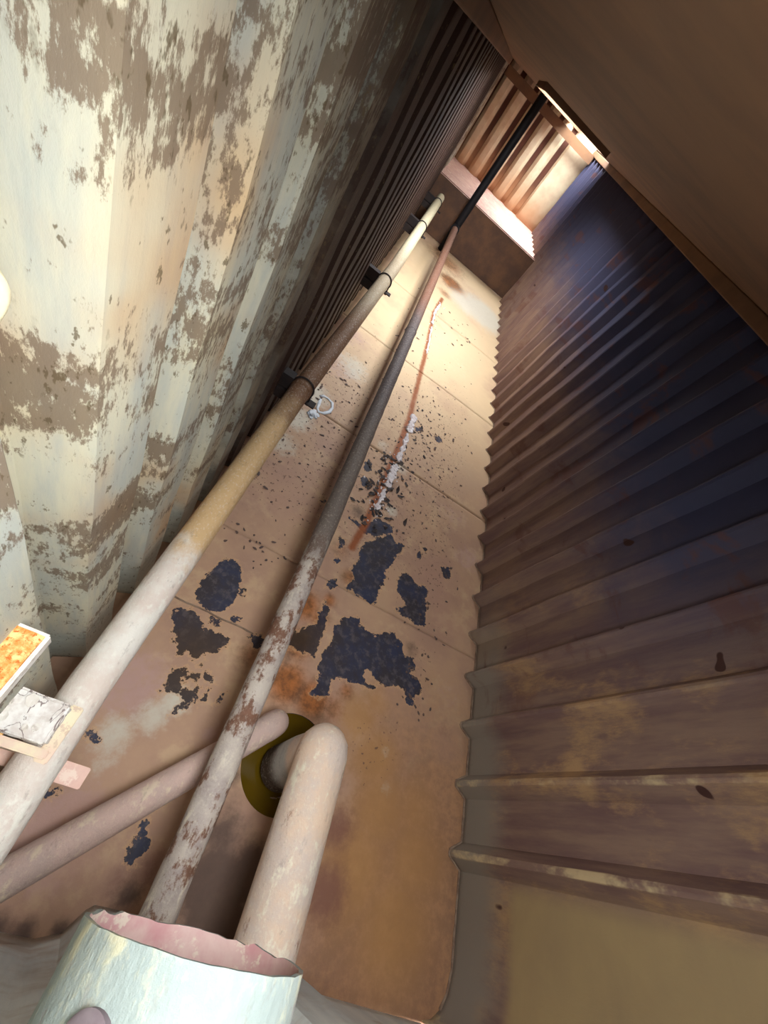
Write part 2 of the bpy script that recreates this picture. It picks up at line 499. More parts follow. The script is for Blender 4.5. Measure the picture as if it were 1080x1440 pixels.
# ceiling slab with its two open hatches and the added middle opening
def slab_with_holes(name, x0, x1, y0, y1, z0, z1, holes, mat):
    xs = sorted({x0, x1, *[h[0] for h in holes], *[h[1] for h in holes]})
    ys = sorted({y0, y1, *[h[2] for h in holes], *[h[3] for h in holes]})
    bm = bmesh.new()
    inside = lambda i, j: 0 <= i < len(xs) - 1 and 0 <= j < len(ys) - 1 and not any(
        h[0] - 1e-6 <= xs[i] and xs[i + 1] <= h[1] + 1e-6 and h[2] - 1e-6 <= ys[j] and ys[j + 1] <= h[3] + 1e-6 for h in holes)
    V = {}
    def v(i, j, k):
        if (i, j, k) not in V:
            V[i, j, k] = bm.verts.new((xs[i], ys[j], (z0, z1)[k]))
        return V[i, j, k]
    for i in range(len(xs) - 1):
        for j in range(len(ys) - 1):
            if not inside(i, j):
                continue
            for k in (0, 1):
                bm.faces.new((v(i, j, k), v(i + 1, j, k), v(i + 1, j + 1, k), v(i, j + 1, k)))
            for di, dj, a, b in ((-1, 0, (i, j), (i, j + 1)), (1, 0, (i + 1, j), (i + 1, j + 1)), (0, -1, (i, j), (i + 1, j)), (0, 1, (i, j + 1), (i + 1, j + 1))):
                if not inside(i + di, j + dj):
                    bm.faces.new((v(*a, 0), v(*b, 0), v(*b, 1), v(*a, 1)))
    return bm_obj(name, bm, mat)
ceiling = structure(slab_with_holes('ceiling', XL0 - 0.1, XR0 + 0.1, Y_REAR - 0.1, Y_END + 0.1, CEIL, CEIL + 0.05, [NEAR_HATCH, ADDED_HATCH, FAR_HATCH], M_CEIL))
bm = bmesh.new()                                           # lip round the added hatch, keeps the opening out of sight
x0, x1, y0, y1 = ADDED_HATCH
for d in ((x0 - 0.02, x1 + 0.02, y0 - 0.02, y0), (x0 - 0.02, x1 + 0.02, y1, y1 + 0.02), (x0 - 0.02, x0, y0, y1), (x1, x1 + 0.02, y0, y1)):
    box(bm, *d, CEIL - 0.032, CEIL + 0.12)
structure(bm_obj('added_hatch_lip', bm, M_CEIL))
bm = bmesh.new()                                           # unseen tall coaming, added to block slanting light from the far hatch
x0, x1, y0, y1 = FAR_HATCH
for d in ((x0 - 0.02, x1 + 0.02, y0 - 0.02, y0), (x0 - 0.02, x1 + 0.02, y1, y1 + 0.02), (x0 - 0.02, x0, y0, y1), (x1, x1 + 0.02, y0, y1)):
    box(bm, *d, CEIL - 0.002, CEIL + 0.40)
structure(bm_obj('added_light_trunk', bm, M_CEIL))
# top rails where the sheets meet the ceiling, and the header over the far wall
structure(box_obj('trim_1', (XR1 - 0.012, XR0 + 0.02, -0.26, Y_END, CEIL - 0.065, CEIL - 0.001), M_CEIL, None, 0.006))
structure(box_obj('trim_2', (XL0 - 0.02, XL1 + 0.012, -0.26, Y_END, CEIL - 0.065, CEIL - 0.001), M_CEIL, None, 0.006))
bm = bmesh.new()
box(bm, XL1 + 0.02, 1.43, 8.02, 8.10, 1.695, 1.765)
box(bm, XL1 + 0.02, 1.43, 8.00, 8.02, 1.66, 1.765)
structure(bm_obj('trim_3', bm, M_CEIL), 'brown header bar across the top of the lit far wall')

# raised step at the far end
bm = bmesh.new()
box(bm, XL0, XR0, Y_STEP, Y_END + 0.02, 0.0, STEP_H)
bmesh.ops.bevel(bm, geom=[e for e in bm.edges if all(v.co.z > 0.5 and v.co.y < 7 for v in e.verts)], offset=0.012, segments=3, affect='EDGES')
step_o = structure(bm_obj('raised_step', bm, M_FACE), 'raised steel step across the far end with a pale pink top')
step_o.data.materials.append(M_PINK)
for p in step_o.data.polygons:
    if p.normal.z > 0.5:
        p.material_index = 1

# floor: steel plates with open joints, on a sub-floor
bm = bmesh.new()
box(bm, XL0 - 0.1, XR0 + 0.1, Y_REAR - 0.1, Y_END + 0.1, -0.16, -0.13)
floor = structure(bm_obj('floor', bm, M_STEEL))

PEEL = [
 [(-0.008,0.861),(0.019,0.891),(0.068,0.91),(0.097,0.877),(0.118,0.824),(0.137,0.794),(0.157,0.805),(0.16,0.784),(0.135,0.763),(0.131,0.716),(0.112,0.674),(0.082,0.655),(0.042,0.656),(0.004,0.665),(-0.02,0.703),(-0.025,0.752),(-0.017,0.787),(-0.009,0.824)],
 [(-0.058,0.578),(-0.045,0.608),(0.003,0.633),(0.032,0.616),(0.062,0.597),(0.091,0.578),(0.144,0.589),(0.184,0.581),(0.198,0.561),(0.185,0.536),(0.169,0.517),(0.129,0.499),(0.125,0.473),(0.1,0.462),(0.067,0.478),(0.056,0.455),(0.042,0.455),(0.027,0.485),(0.004,0.493),(-0.001,0.522),(-0.03,0.546)],
 [(0.056,0.397),(0.08,0.425),(0.106,0.401),(0.132,0.417),(0.156,0.427),(0.174,0.44),(0.199,0.427),(0.225,0.408),(0.192,0.407),(0.172,0.41),(0.13,0.399),(0.107,0.379),(0.122,0.357),(0.109,0.327),(0.084,0.331),(0.057,0.321),(0.062,0.35),(0.055,0.369)],
 [(0.13,0.36),(0.149,0.356),(0.165,0.379),(0.178,0.378),(0.176,0.339),(0.174,0.312),(0.154,0.289),(0.128,0.267),(0.132,0.297),(0.15,0.314),(0.133,0.329)],
 [(0.195,0.379),(0.211,0.388),(0.217,0.371),(0.211,0.334),(0.198,0.342)],
 [(0.258,0.629),(0.298,0.647),(0.329,0.641),(0.322,0.597),(0.288,0.595)],
 [(0.156,0.667),(0.188,0.686),(0.202,0.672),(0.176,0.656)],
 [(0.089,0.63),(0.123,0.64),(0.127,0.608),(0.085,0.601)],
 [(0.254,0.341),(0.26,0.371),(0.26,0.399),(0.276,0.399),(0.267,0.368),(0.266,0.348)],
 [(0.126,0.449),(0.143,0.463),(0.146,0.446),(0.134,0.441)],
 [(0.616,1.363),(0.681,1.447),(0.777,1.539),(0.802,1.496),(0.868,1.508),(0.856,1.443),(0.827,1.398),(0.819,1.326),(0.783,1.266),(0.806,1.228),(0.788,1.157),(0.783,1.05),(0.726,1.043),(0.652,1.06),(0.597,1.054),(0.606,1.093),(0.629,1.129),(0.593,1.169),(0.616,1.245),(0.612,1.294)],
 [(0.884,1.272),(0.908,1.338),(0.964,1.33),(1.013,1.292),(1.073,1.331),(1.096,1.285),(1.082,1.216),(1.107,1.192),(1.101,1.118),(1.122,1.082),(1.061,1.064),(0.984,1.072),(0.932,1.08),(0.894,1.084),(0.969,1.134),(0.934,1.175),(0.889,1.2)],
 [(0.647,0.907),(0.713,0.939),(0.734,0.908),(0.781,0.899),(0.839,0.896),(0.874,0.933),(0.939,0.952),(0.996,0.916),(1.02,0.866),(1.078,0.871),(1.102,0.841),(1.07,0.799),(1.145,0.781),(1.159,0.74),(1.116,0.697),(1.125,0.656),(1.092,0.653),(1.059,0.702),(1.022,0.715),(0.942,0.684),(0.885,0.697),(0.857,0.721),(0.826,0.717),(0.819,0.688),(0.843,0.662),(0.894,0.665),(0.89,0.642),(0.829,0.64),(0.779,0.637),(0.701,0.631),(0.675,0.596),(0.682,0.55),(0.648,0.517),(0.601,0.519),(0.62,0.566),(0.597,0.649),(0.602,0.713),(0.622,0.767),(0.608,0.837)],
 [(0.412,0.708),(0.479,0.776),(0.514,0.812),(0.515,0.892),(0.515,0.933),(0.55,0.91),(0.564,0.816),(0.565,0.76),(0.569,0.671),(0.487,0.662),(0.416,0.656)],
 [(0.5,1.046),(0.533,1.076),(0.553,1.052),(0.526,1.004),(0.492,1.008)],
 [(1.155,1.515),(1.211,1.541),(1.241,1.486),(1.21,1.448),(1.169,1.473)],
 [(0.96,1.507),(0.989,1.54),(1.01,1.508),(0.98,1.477)],
 [(0.99,1.57),(1.024,1.584),(1.035,1.561)],
 [(0.466,1.477),(0.525,1.488),(0.579,1.481),(0.642,1.584),(0.721,1.593),(0.764,1.59),(0.774,1.551),(0.677,1.459),(0.594,1.433)],
 [(0.469,1.324),(0.506,1.321),(0.511,1.271),(0.486,1.242)],
 [(0.487,1.205),(0.513,1.196),(0.515,1.16),(0.484,1.166)],
 [(0.289,1.469),(0.309,1.514),(0.317,1.444)],
 [(0.216,-0.06),(0.238,-0.051),(0.265,-0.075),(0.26,-0.102),(0.245,-0.13),(0.221,-0.119),(0.207,-0.08)],
 [(0.204,-0.032),(0.226,-0.022),(0.236,-0.038),(0.216,-0.043)],
 [(-0.093,-0.024),(-0.07,-0.008),(-0.049,-0.016),(-0.059,-0.036)],
 [(-0.078,0.137),(-0.061,0.148),(-0.025,0.122),(-0.054,0.118)],
 [(0.88,2.661),(0.946,2.703),(0.982,2.66),(0.932,2.614)],
 [(0.696,2.598),(0.765,2.666),(0.79,2.613),(0.729,2.573)],
 [(0.436,1.942),(0.473,2.003),(0.51,1.917),(0.466,1.881)],
 [(0.455,1.844),(0.528,1.82),(0.506,1.75),(0.467,1.772)]]
DRAIN = [(0.572, 5.118), (0.534, 4.62), (0.59, 3.822), (0.614, 3.29), (0.643, 2.648), (0.633, 2.273), (0.616, 1.984), (0.601, 1.732), (0.588, 1.509), (0.557, 1.3)]


# soft stains, dark tones and a painted pipe shadow (x, y, radius, strength) in floor metres
STAIN_SHADE = {
 'white': [(1.18, 5.65, .45, 1.1), (0.9, 5.5, .35, .9), (-0.07, 1.95, .16, .8), (-0.06, 1.7, .14, .7), (-0.06, 2.25, .16, .9), (0.08, 2.78, .22, .7),
           (0.0, 0.16, .09, .8), (0.08, 0.24, .08, .8), (0.02, 0.08, .07, .6), (0.13, 0.31, .07, .8), (0.20, 0.42, .05, .5), (0.64, 2.9, .06, .5), (0.70, 2.1, .09, .7), (0.52, 2.2, .08, .6), (1.0, 3.9, .5, .35), (0.45, 4.6, .3, .3),
           (0.72, 1.7, .07, .7), (1.02, .42, .05, .5), (1.06, .3, .05, .5)],
 'rust': [(0.44, 0.87, .10, 1), (0.52, 0.84, .07, .9), (0.47, 0.68, .10, .9), (0.49, 0.52, .11, 1.1), (0.62, 0.50, .10, 1.1), (0.38, 0.50, .08, .8), (0.30, 0.56, .08, .7), (0.72, .5, .08, .7),
          (0.60, 1.12, .07, .8), (0.63, 5.75, .22, 1.2), (0.58, 5.3, .12, .8), (0.5, 1.25, .08, .6), (0.76, .59, .05, .8), (0.54, .95, .05, .9), (0.45, 6.3, .4, .8)],
 'tan': [(0.85, 0.50, .14, 1), (0.98, 0.38, .16, 1), (1.05, 0.22, .18, 1), (0.98, 0.02, .22, 1), (1.2, -0.1, .22, 1), (1.22, 0.25, .18, .8), (0.92, .6, .1, .8), (1.25, .1, .2, .9), (0.05, -.1, .12, .6), (.2, .0, .1, .5)],
 'pink': [(-0.05, 0.30, .2, .8), (0.0, -0.1, .2, .8), (0.3, 0.25, .1, .6), (1.33, 0.8, .2, .45), (1.35, 1.7, .2, .6), (0.0, 2.7, .25, .7), (-.1, 3.2, .3, .7), (1.2, 2.0, .3, .5)],
 'purple_stain_shade': [(0.88, 0.12, .10, .9), (0.90, -0.06, .11, 1), (0.84, 0.25, .06, .7), (0.30, -0.12, .08, .8), (0.24, -0.17, .07, .7), (1.32, .62, .06, .5)],
 'dark_tone': [(0.47, 0.0, .10, .9), (0.50, -0.12, .12, 1.3), (0.55, -0.2, .12, 1.4), (0.42, -0.10, .08, .9), (0.60, -0.08, .11, 1.2), (0.46, .08, .06, .6), (0.15, -0.285, .035, 1.0), (0.07, -0.30, .04, 1.0), (0.0, -0.30, .04, 1.0),
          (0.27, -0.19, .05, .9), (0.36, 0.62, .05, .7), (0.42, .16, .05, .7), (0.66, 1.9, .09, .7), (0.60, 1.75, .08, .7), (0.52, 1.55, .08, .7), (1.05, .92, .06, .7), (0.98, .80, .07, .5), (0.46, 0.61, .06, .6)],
}
def peel_sdf(X, Y):
    P = np.stack([X.ravel(), Y.ravel()], 1)
    best = np.full(len(P), 9.0)
    for poly in PEEL:
        a = np.array(poly); b = np.roll(a, -1, 0)
        lo, hi = a.min(0) - 0.12, a.max(0) + 0.12
        idx = np.nonzero(((P > lo) & (P < hi)).all(1))[0]
        if not len(idx):
            continue
        Q = P[idx]
        e = b - a
        wv = Q[:, None] - a[None]
        t = np.clip((wv * e).sum(2) / (e * e).sum(1), 0, 1)
        d = np.sqrt(((wv - t[..., None] * e) ** 2).sum(2)).min(1)
        cond = (a[None, :, 1] > Q[:, 1:2]) != (b[None, :, 1] > Q[:, 1:2])
        xs = a[None, :, 0] + (Q[:, 1:2] - a[None, :, 1]) / np.where(e[:, 1] == 0, 1e-9, e[:, 1]) * e[:, 0]
        ins = (cond & (Q[:, 0:1] < xs)).sum(1) % 2 == 1
        best[idx] = np.minimum(best[idx], np.where(ins, -d, d))
    return best

def polyline_dist(X, Y, line_):
    P = np.stack([X.ravel(), Y.ravel()], 1)
    a = np.array(line_)[:-1]; b = np.array(line_)[1:]
    e = b - a
    best = np.full(len(P), 9.0)
    for i in range(len(a)):
        t = np.clip(((P - a[i]) * e[i]).sum(1) / (e[i] ** 2).sum(), 0, 1)
        best = np.minimum(best, np.sqrt(((P - a[i] - t[:, None] * e[i]) ** 2).sum(1)))
    return best

def floor_plate(y0, y1, sp):
    x0, x1 = XL0 - 0.02, XR0 + 0.02
    nx = int((x1 - x0) / min(sp, 0.02)) + 1
    ny = int((y1 - y0) / sp) + 1
    gx = np.linspace(x0, x1, nx); gy = np.linspace(y0 + 0.0022, y1 - 0.0022, ny)
    X, Y = np.meshgrid(gx, gy)
    Z = 0.0012 * np.sin(5 * X + 1.7 * Y) * np.sin(3.1 * Y + X)
    cx, cy, r = WELL
    D = np.hypot(X - cx, Y - cy)
    has = y0 < cy < y1
    X2, Y2 = X.copy(), Y.copy()
    if has:
        near = np.abs(D - r) < sp * 0.75                       # pull the grid on to the round rim
        X2[near] = cx + (X[near] - cx) / D[near] * r
        Y2[near] = cy + (Y[near] - cy) / D[near] * r
        Z[near] -= 0.003
    idx = np.arange(nx * ny).reshape(ny, nx)
    q = np.stack([idx[:-1, :-1], idx[:-1, 1:], idx[1:, 1:], idx[1:, :-1]], -1).reshape(-1, 4)
    if has:
        c = np.stack([X2.ravel()[q].mean(1), Y2.ravel()[q].mean(1)], 1)
        q = q[np.hypot(c[:, 0] - cx, c[:, 1] - cy) > r * 0.995]
    # turned-down edges make the open joint
    extra = []
    V = np.stack([X2.ravel(), Y2.ravel(), Z.ravel()], 1)
    n0 = len(V)
    skirt0 = V[idx[0]].copy(); skirt0[:, 2] = -0.02
    skirt1 = V[idx[-1]].copy(); skirt1[:, 2] = -0.02
    V = np.vstack([V, skirt0, skirt1])
    f = [tuple(int(i) for i in t) for t in q]
    for k in range(nx - 1):
        f.append((int(n0 + k), int(n0 + k + 1), int(idx[0, k + 1]), int(idx[0, k])))
        f.append((int(idx[-1, k]), int(idx[-1, k + 1]), int(n0 + nx + k + 1), int(n0 + nx + k)))
    me = bpy.data.meshes.new('floor_plate')
    me.from_pydata([tuple(map(float, v)) for v in V], [], f)
    def put(name, arr):
        a = me.attributes.new(name, 'FLOAT', 'POINT')
        a.data.foreach_set('value', np.asarray(arr, np.float32))
    A, B = V[:, 0], V[:, 1]
    put('peel', peel_sdf(A, B))
    put('drain', polyline_dist(A, B, DRAIN))
    for k, bl in STAIN_SHADE.items():
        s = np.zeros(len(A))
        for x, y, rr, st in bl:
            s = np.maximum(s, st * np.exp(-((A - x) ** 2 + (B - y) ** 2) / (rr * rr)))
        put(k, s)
    def bump(u, a, b):
        return np.clip((u - a) / (b - a), 0, 1)
    s = bump(B, 0.9, 1.4) * bump(B, 4.6, 2.6) * 0.8 + 0.12
    s = np.maximum(s, np.exp(-((A - 0.75) ** 2 / .12 + (B - 1.75) ** 2 / .5)))
    s = np.maximum(s, 0.9 * np.exp(-((A - 0.95) ** 2 / .03 + (B - 0.42) ** 2 / .03)))
    s = np.maximum(s, 0.8 * np.exp(-((A - 1.15) ** 2 / .02 + (B - 0.85) ** 2 / .12)))
    s = s * bump(A, 1.42, 1.15)
    put('speckle', s)
    put('brownsteel', np.clip(np.exp(-((A - 0.47) ** 2 + (B - 0.72) ** 2) / .02) + np.exp(-((A - 0.1) ** 2 + (B - 0.45) ** 2) / .03), 0, 1))
    return link_obj('floor_plate', me, M_FLOOR, floor, True)
cuts = [Y_REAR - 0.04, 1.045, 2.12, 3.37, 4.62, Y_STEP]
for a, b in zip(cuts, cuts[1:]):
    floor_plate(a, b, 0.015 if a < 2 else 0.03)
# a raised weld bead on the left, and the bead that follows the foot of the right wall
bm = bmesh.new()
tube(bm, [(x, 0.645 + 0.002 * math.sin(40 * x), 0.0005) for x in np.linspace(XL0, 0.27, 40)], 0.004, 8, True, 0.25, 3)
bm_obj('weld_bead', bm, M_RIM, floor, True)
bm = bmesh.new()
tube(bm, [(x - 0.004, y, 0.003) for x, y in dense(PR[2:-1], 0.03)], 0.0055, 6, True, 0.3, 5)
structure(bm_obj('trim_4', bm, M_RIM, None, True))

# the round sump let into the floor
bm = bmesh.new()
cx, cy, r = WELL
n = 56
ra = [bm.verts.new((cx + r * 1.004 * math.cos(2 * math.pi * k / n), cy + r * 1.004 * math.sin(2 * math.pi * k / n), z)) for z in (-0.004, -0.12) for k in range(n)]
for k in range(n):
    bm.faces.new((ra[k], ra[(k + 1) % n], ra[n + (k + 1) % n], ra[n + k]))
bm.faces.new(ra[n:])
structure(bm_obj('sump_well', bm, M_STEEL, None, True), 'round sump let into the rusty floor')

# ------------------------------------------------------------------ the pipes
def seg(p, n):
    out = []
    for a, b in zip(p, p[1:]):
        out += line(a, b, n)[(1 if out else 0):]
    return out

# 1 pipe carried on brackets along the left wall
R1 = 0.05
p1 = thing('bracketed_pipe', 'long pipe on brackets beside the left wall, chalky white near and tan further on', 'pipe')
P1A = [(-0.098, -0.285, 0.45), (-0.112, 0.2, 0.45), (-0.104, 1.63, 0.45)]
P1B = [(-0.102, 1.63, 0.45), (-0.055, 3.6, 0.45), (-0.052, 6.50, 0.45)]
tube_obj('barrel', seg(P1A, 24), R1, M_P1, p1, 30, True, 0.012, 1)
tube_obj('barrel', seg(P1B, 24), R1, M_P1, p1, 30, True, 0.008, 2)
tube_obj('end_bend', [Vector((-0.052, 6.50, 0.45))] + arc((-0.052, 6.52, 0.45), (-0.052, 6.60, 0.45), (-0.052, 6.60, 0.37), 6) + [Vector((-0.052, 6.60, 0.0))], R1, M_P1, p1)
tube_obj('weld_collar', [(-0.103, 1.612, 0.45), (-0.103, 1.618, 0.45), (-0.103, 1.645, 0.45), (-0.103, 1.652, 0.45)], [R1, R1 * 1.07, R1 * 1.07, R1], M_P1, p1)

# 2 rusty pipe down the middle, ending in a backlit riser
p2 = thing('rusty_pipe', 'straight flaking grey and brown rusty pipe running the length of the floor', 'pipe')
R2 = 0.044
tube_obj('barrel', line((0.310, -0.285, 0.31), (0.313, 3.2, 0.31), 60), R2, M_P2, p2, 26, True, 0.03, 4)
tube_obj('barrel', line((0.313, 3.2, 0.31), (0.313, 6.44, 0.31), 30), R2, M_P2, p2, 26, True, 0.012, 5)
tube_obj('weld_collar', [(0.313, 3.18, 0.31), (0.313, 3.188, 0.31), (0.313, 3.212, 0.31), (0.313, 3.22, 0.31)], [R2, R2 * 1.07, R2 * 1.07, R2], M_P2, p2)
p2r = thing('riser_pipe', 'dark backlit upright pipe in front of the lit far step', 'pipe')
tube_obj('barrel', line((0.313, 6.52, 0.0), (0.313, 6.52, CEIL), 8), 0.05, M_BACKLIT, p2r)
tube_obj('flange', [(0.313, 6.44, 0.31), (0.313, 6.48, 0.31)], 0.062, M_BACKLIT, p2r)

# 3 smaller pipe slanting across the floor into the sump
p3 = thing('slanting_pipe', 'pinkish pipe slanting low across the floor under the rusty pipe', 'pipe')
z3 = 0.135
tube_obj('barrel', line((-0.125, -0.285, z3), (0.442, 0.310, z3), 26), 0.045, M_P3, p3, 28, True, 0.012, 6)
a3 = Vector((0.442, 0.310, z3)); dv = Vector((0.69, 0.724, 0)).normalized()
tube_obj('elbow', [a3 - dv * 0.004] + arc(a3, a3 + dv * 0.055, a3 + dv * 0.055 + Vector((0, 0, -0.055)), 10) + [a3 + dv * 0.055 + Vector((0, 0, -0.19))], 0.0455, M_P3, p3)

# 4 big suction pipe with its mitred drop into the sump
p4 = thing('suction_pipe', 'thick pale suction pipe with a bent foot standing in the murky sump', 'pipe')
z4, x4, R4 = 0.356, 0.584, 0.083
YB = 0.265
bm = bmesh.new()
n = 36
def ring(fn):
    return [bm.verts.new(fn(2 * math.pi * k / n)) for k in range(n)]
ys = [-0.285 + (0.16 + 0.285) * i / 20 for i in range(21)]
rng = random.Random(3)
rings = [ring(lambda t, y=y: (x4 + R4 * math.cos(t), y, z4 + R4 * math.sin(t))) for y in ys]
for k_ in (0.3, 0.55, 0.75, 0.9, 1.0):                       # the rounded end
    a_ = k_ * math.pi / 2
    rr = R4 * (math.cos(a_) if k_ < 1 else 0.04)
    yy = 0.16 + 0.105 + 0.085 * math.sin(a_)
    if k_ == 0.3:
        rings.append(ring(lambda t: (x4 + R4 * math.cos(t), 0.262, z4 + R4 * math.sin(t))))
    rings.append(ring(lambda t, rr=rr, yy=yy: (x4 + (R4 * 0.25 + rr * 0.75) * math.cos(t) * (rr / R4) ** 0.35, yy, z4 + rr * math.sin(t))))
for a, b in zip(rings, rings[1:]):
    for k in range(n):
        bm.faces.new((a[k], a[(k + 1) % n], b[(k + 1) % n], b[k]))
bm.faces.new(rings[0][::-1]); bm.faces.new(rings[-1])
o = bm_obj('barrel', bm, M_P4, p4, True)
o.data.set_sharp_from_angle(angle=math.radians(50))
dl_ = tube_obj('drop_leg', [(x4 - 0.002, YB - 0.01, z4), (x4 - 0.003, YB - 0.015, 0.2), (x4 - 0.004, YB - 0.03, 0.06), (x4 - 0.004, YB - 0.034, 0.02)], [0.078, 0.077, 0.077, 0.079], M_P4, p4, 36)
bm = bmesh.new()
box(bm, 0.588, 0.600, 0.136, 0.139, -0.06, 0.03)
box(bm, 0.612, 0.620, 0.144, 0.147, -0.06, 0.03)
bm_obj('foot_tab', bm, M_RIM, dl_)

# liquid in the sump
bm = bmesh.new()
n = 56
vv = [bm.verts.new((WELL[0] + WELL[2] * 0.999 * math.cos(2 * math.pi * k / n), WELL[1] + WELL[2] * 0.999 * math.sin(2 * math.pi * k / n), z)) for z in (-0.012, -0.118) for k in range(n)]
bm.faces.new(vv[:n]); bm.faces.new(vv[n:][::-1])
for k in range(n):
    bm.faces.new((vv[k], vv[(k + 1) % n], vv[n + (k + 1) % n], vv[n + k]))
tag(bm_obj('liquid_pool', bm, M_LIQUID), 'murky olive liquid filling the round sump under the bent pipe', 'liquid')

# wide open tube above the rusty pipe
tb = thing('open_tube', 'wide pale open ended tube with a pink inside at the bottom edge', 'tube')
RT, xt, zt = 0.142, 0.222, 1.0
bm = bmesh.new()
n = 56
rng = random.Random(9)
jag = [rng.uniform(-0.0007, 0.0007) + (rng.uniform(-0.004, 0.001) if 0.55 < k / n < 0.95 else 0) for k in range(n)]
def tring(r, y, j=False):
    out = []
    for k in range(n):
        t = 2 * math.pi * k / n
        tilt = 0.004 * math.sin(t) if j else 0
        out.append(bm.verts.new((xt + r * math.cos(t), y + tilt + (jag[k] if j else 0), zt + r * math.sin(t) * 0.93)))
    return out
inner_idx = []
R_ = [tring(RT, -0.27), tring(RT, -0.20), tring(RT, -0.15), tring(RT, -0.104, True), tring(RT - 0.006, -0.104, True), tring(RT - 0.007, -0.15), tring(RT - 0.007, -0.27)]
fi = 0
for i, (a, b) in enumerate(zip(R_, R_[1:])):
    for k in range(n):
        f = bm.faces.new((a[k], a[(k + 1) % n], b[(k + 1) % n], b[k]))
        f.material_index = 1 if i >= 4 else 0
f = bm.faces.new(R_[-1]); f.material_index = 1
f = bm.faces.new(R_[0]); f.material_index = 0
o = bm_obj('shell', bm, M_TUBE, tb, True)
o.data.materials.append(M_TUBE_IN)
o.data.set_sharp_from_angle(angle=math.radians(40))
nrm = Vector((-0.72, 0.0, 0.70)).normalized()
c_ = Vector((0.125, -0.175, 1.096))
tube_obj('lug', [c_ - nrm * 0.006, c_ + nrm * 0.006, c_ + nrm * 0.009], [0.028, 0.028, 0.024], M_MAUVE, tb, 32)

# ------------------------------------------------------------------ brackets along the left wall
def bracket(y, label, px, near=False, mat=M_DARK):
    t = thing('pipe_bracket', label, 'bracket', 'pipe brackets along the left wall')
    z = 0.45
    x0 = XL1 - 0.045
    bm = bmesh.new()                                       # angle iron arm under the pipe
    box(bm, x0, px + 0.095, y - 0.025, y + 0.025, z - R1 - 0.012, z - R1 - 0.004)
    box(bm, x0, px + 0.02, y - 0.025, y - 0.018, z - R1 - 0.07, z - R1 - 0.012)
    bmesh.ops.bevel(bm, geom=bm.edges[:], offset=0.0015, segments=1, affect='EDGES')
    bm_obj('arm', bm, mat, t)
    bm = bmesh.new()                                       # gusset between pipe and wall
    box(bm, x0, px - R1 - 0.004, y - 0.022, y + 0.03, z - 0.045, z + 0.03)
    bm_obj('block', bm, mat, t)
    pts = [(px + (R1 + 0.006) * math.cos(a), y, z + (R1 + 0.006) * math.sin(a)) for a in [math.radians(v) for v in range(-20, 201, 10)]]
    pts = [(px + R1 + 0.006, y, z - R1 - 0.025)] + pts + [(px - R1 - 0.006, y, z - R1 - 0.025)]
    ub = tube_obj('u_bolt', pts, 0.005, mat, t, 8)
    for sx in (-1, 1):
        xx = px + sx * (R1 + 0.006)
        tube_obj('nut', [(xx, y, z - R1 - 0.026), (xx, y, z - R1 - 0.014)], 0.011, M_RIM, ub, 6)
    return t
bracket(1.66, 'dark rusty bracket under the brown welded joint of the bracketed pipe', -0.102)
bracket(3.30, 'black bracket with a clear round strap halfway along the bracketed pipe', -0.062)
bracket(5.00, 'small dark bracket with bolt on the cream far stretch of pipe', -0.053)
bracket(6.20, 'last dark bracket before the cream pipe bends down', -0.052)

# near bracket: overexposed, white flaking clamp, rust topped box, pink bar
nb = thing('wall_support', 'white flaking clamp under a rust topped box, holding the near pipe', 'bracket')
bm = bmesh.new()
box(bm, -0.275, -0.166, -0.03, 0.172, 0.865, 0.90)
bmesh.ops.bevel(bm, geom=bm.edges[:], offset=0.003, segments=2, affect='EDGES')
bx_ = bm_obj('box', bm, M_WHITE, nb)
bm = bmesh.new()
box(bm, -0.272, -0.1715, -0.024, 0.166, 0.8985, 0.9025)
bmesh.ops.subdivide_edges(bm, edges=bm.edges[:], cuts=6, use_grid_fill=True)
for v in bm.verts:
    if v.co.z > 0.901:
        v.co.z += random.uniform(0, 0.003)
o = bm_obj('rust_top', bm, M_ORANGE, bx_)
o['label'] = 'orange rust crust on the top of the box'
bm = bmesh.new()
box(bm, -0.272, -0.108, 0.050, 0.132, 0.500, 0.552)
bmesh.ops.bevel(bm, geom=bm.edges[:], offset=0.006, segments=2, affect='EDGES')
bmesh.ops.subdivide_edges(bm, edges=bm.edges[:], cuts=4, use_grid_fill=True)
for v in bm.verts:
    v.co += Vector((random.uniform(-1, 1), random.uniform(-1, 1), random.uniform(-1, 1))) * 0.0018
bm_obj('clamp_block', bm, M_CRACK, nb)
bm = bmesh.new()
for i in range(7):                                          # curled shells of white paint
    cx_, cy_ = random.uniform(-0.23, -0.13), random.uniform(0.06, 0.12)
    a0 = random.uniform(0, 6.28); rad = random.uniform(0.006, 0.014)
    c0 = bm.verts.new((cx_, cy_, 0.556))
    rg = [bm.verts.new((cx_ + rad * math.cos(a0 + q * 0.9) * random.uniform(.7, 1.2), cy_ + rad * math.sin(a0 + q * 0.9) * random.uniform(.7, 1.2), 0.5565 + random.uniform(0, .004))) for q in range(7)]
    for q in range(7):
        bm.faces.new((c0, rg[q], rg[(q + 1) % 7]))
bm_obj('paint_shells', bm, M_WHITE, nb)['kind'] = 'stuff'
bm = bmesh.new()                                            # cheek plate down to the bar
box(bm, -0.272, -0.094, 0.028, 0.046, 0.385, 0.520)
box(bm, -0.114, -0.086, 0.022, 0.138, 0.468, 0.508)
bmesh.ops.bevel(bm, geom=bm.edges[:], offset=0.003, segments=2, affect='EDGES')
bm_obj('cheek_plate', bm, M_PRIMER, nb)
bm = bmesh.new()
lump_r = random.Random(4)
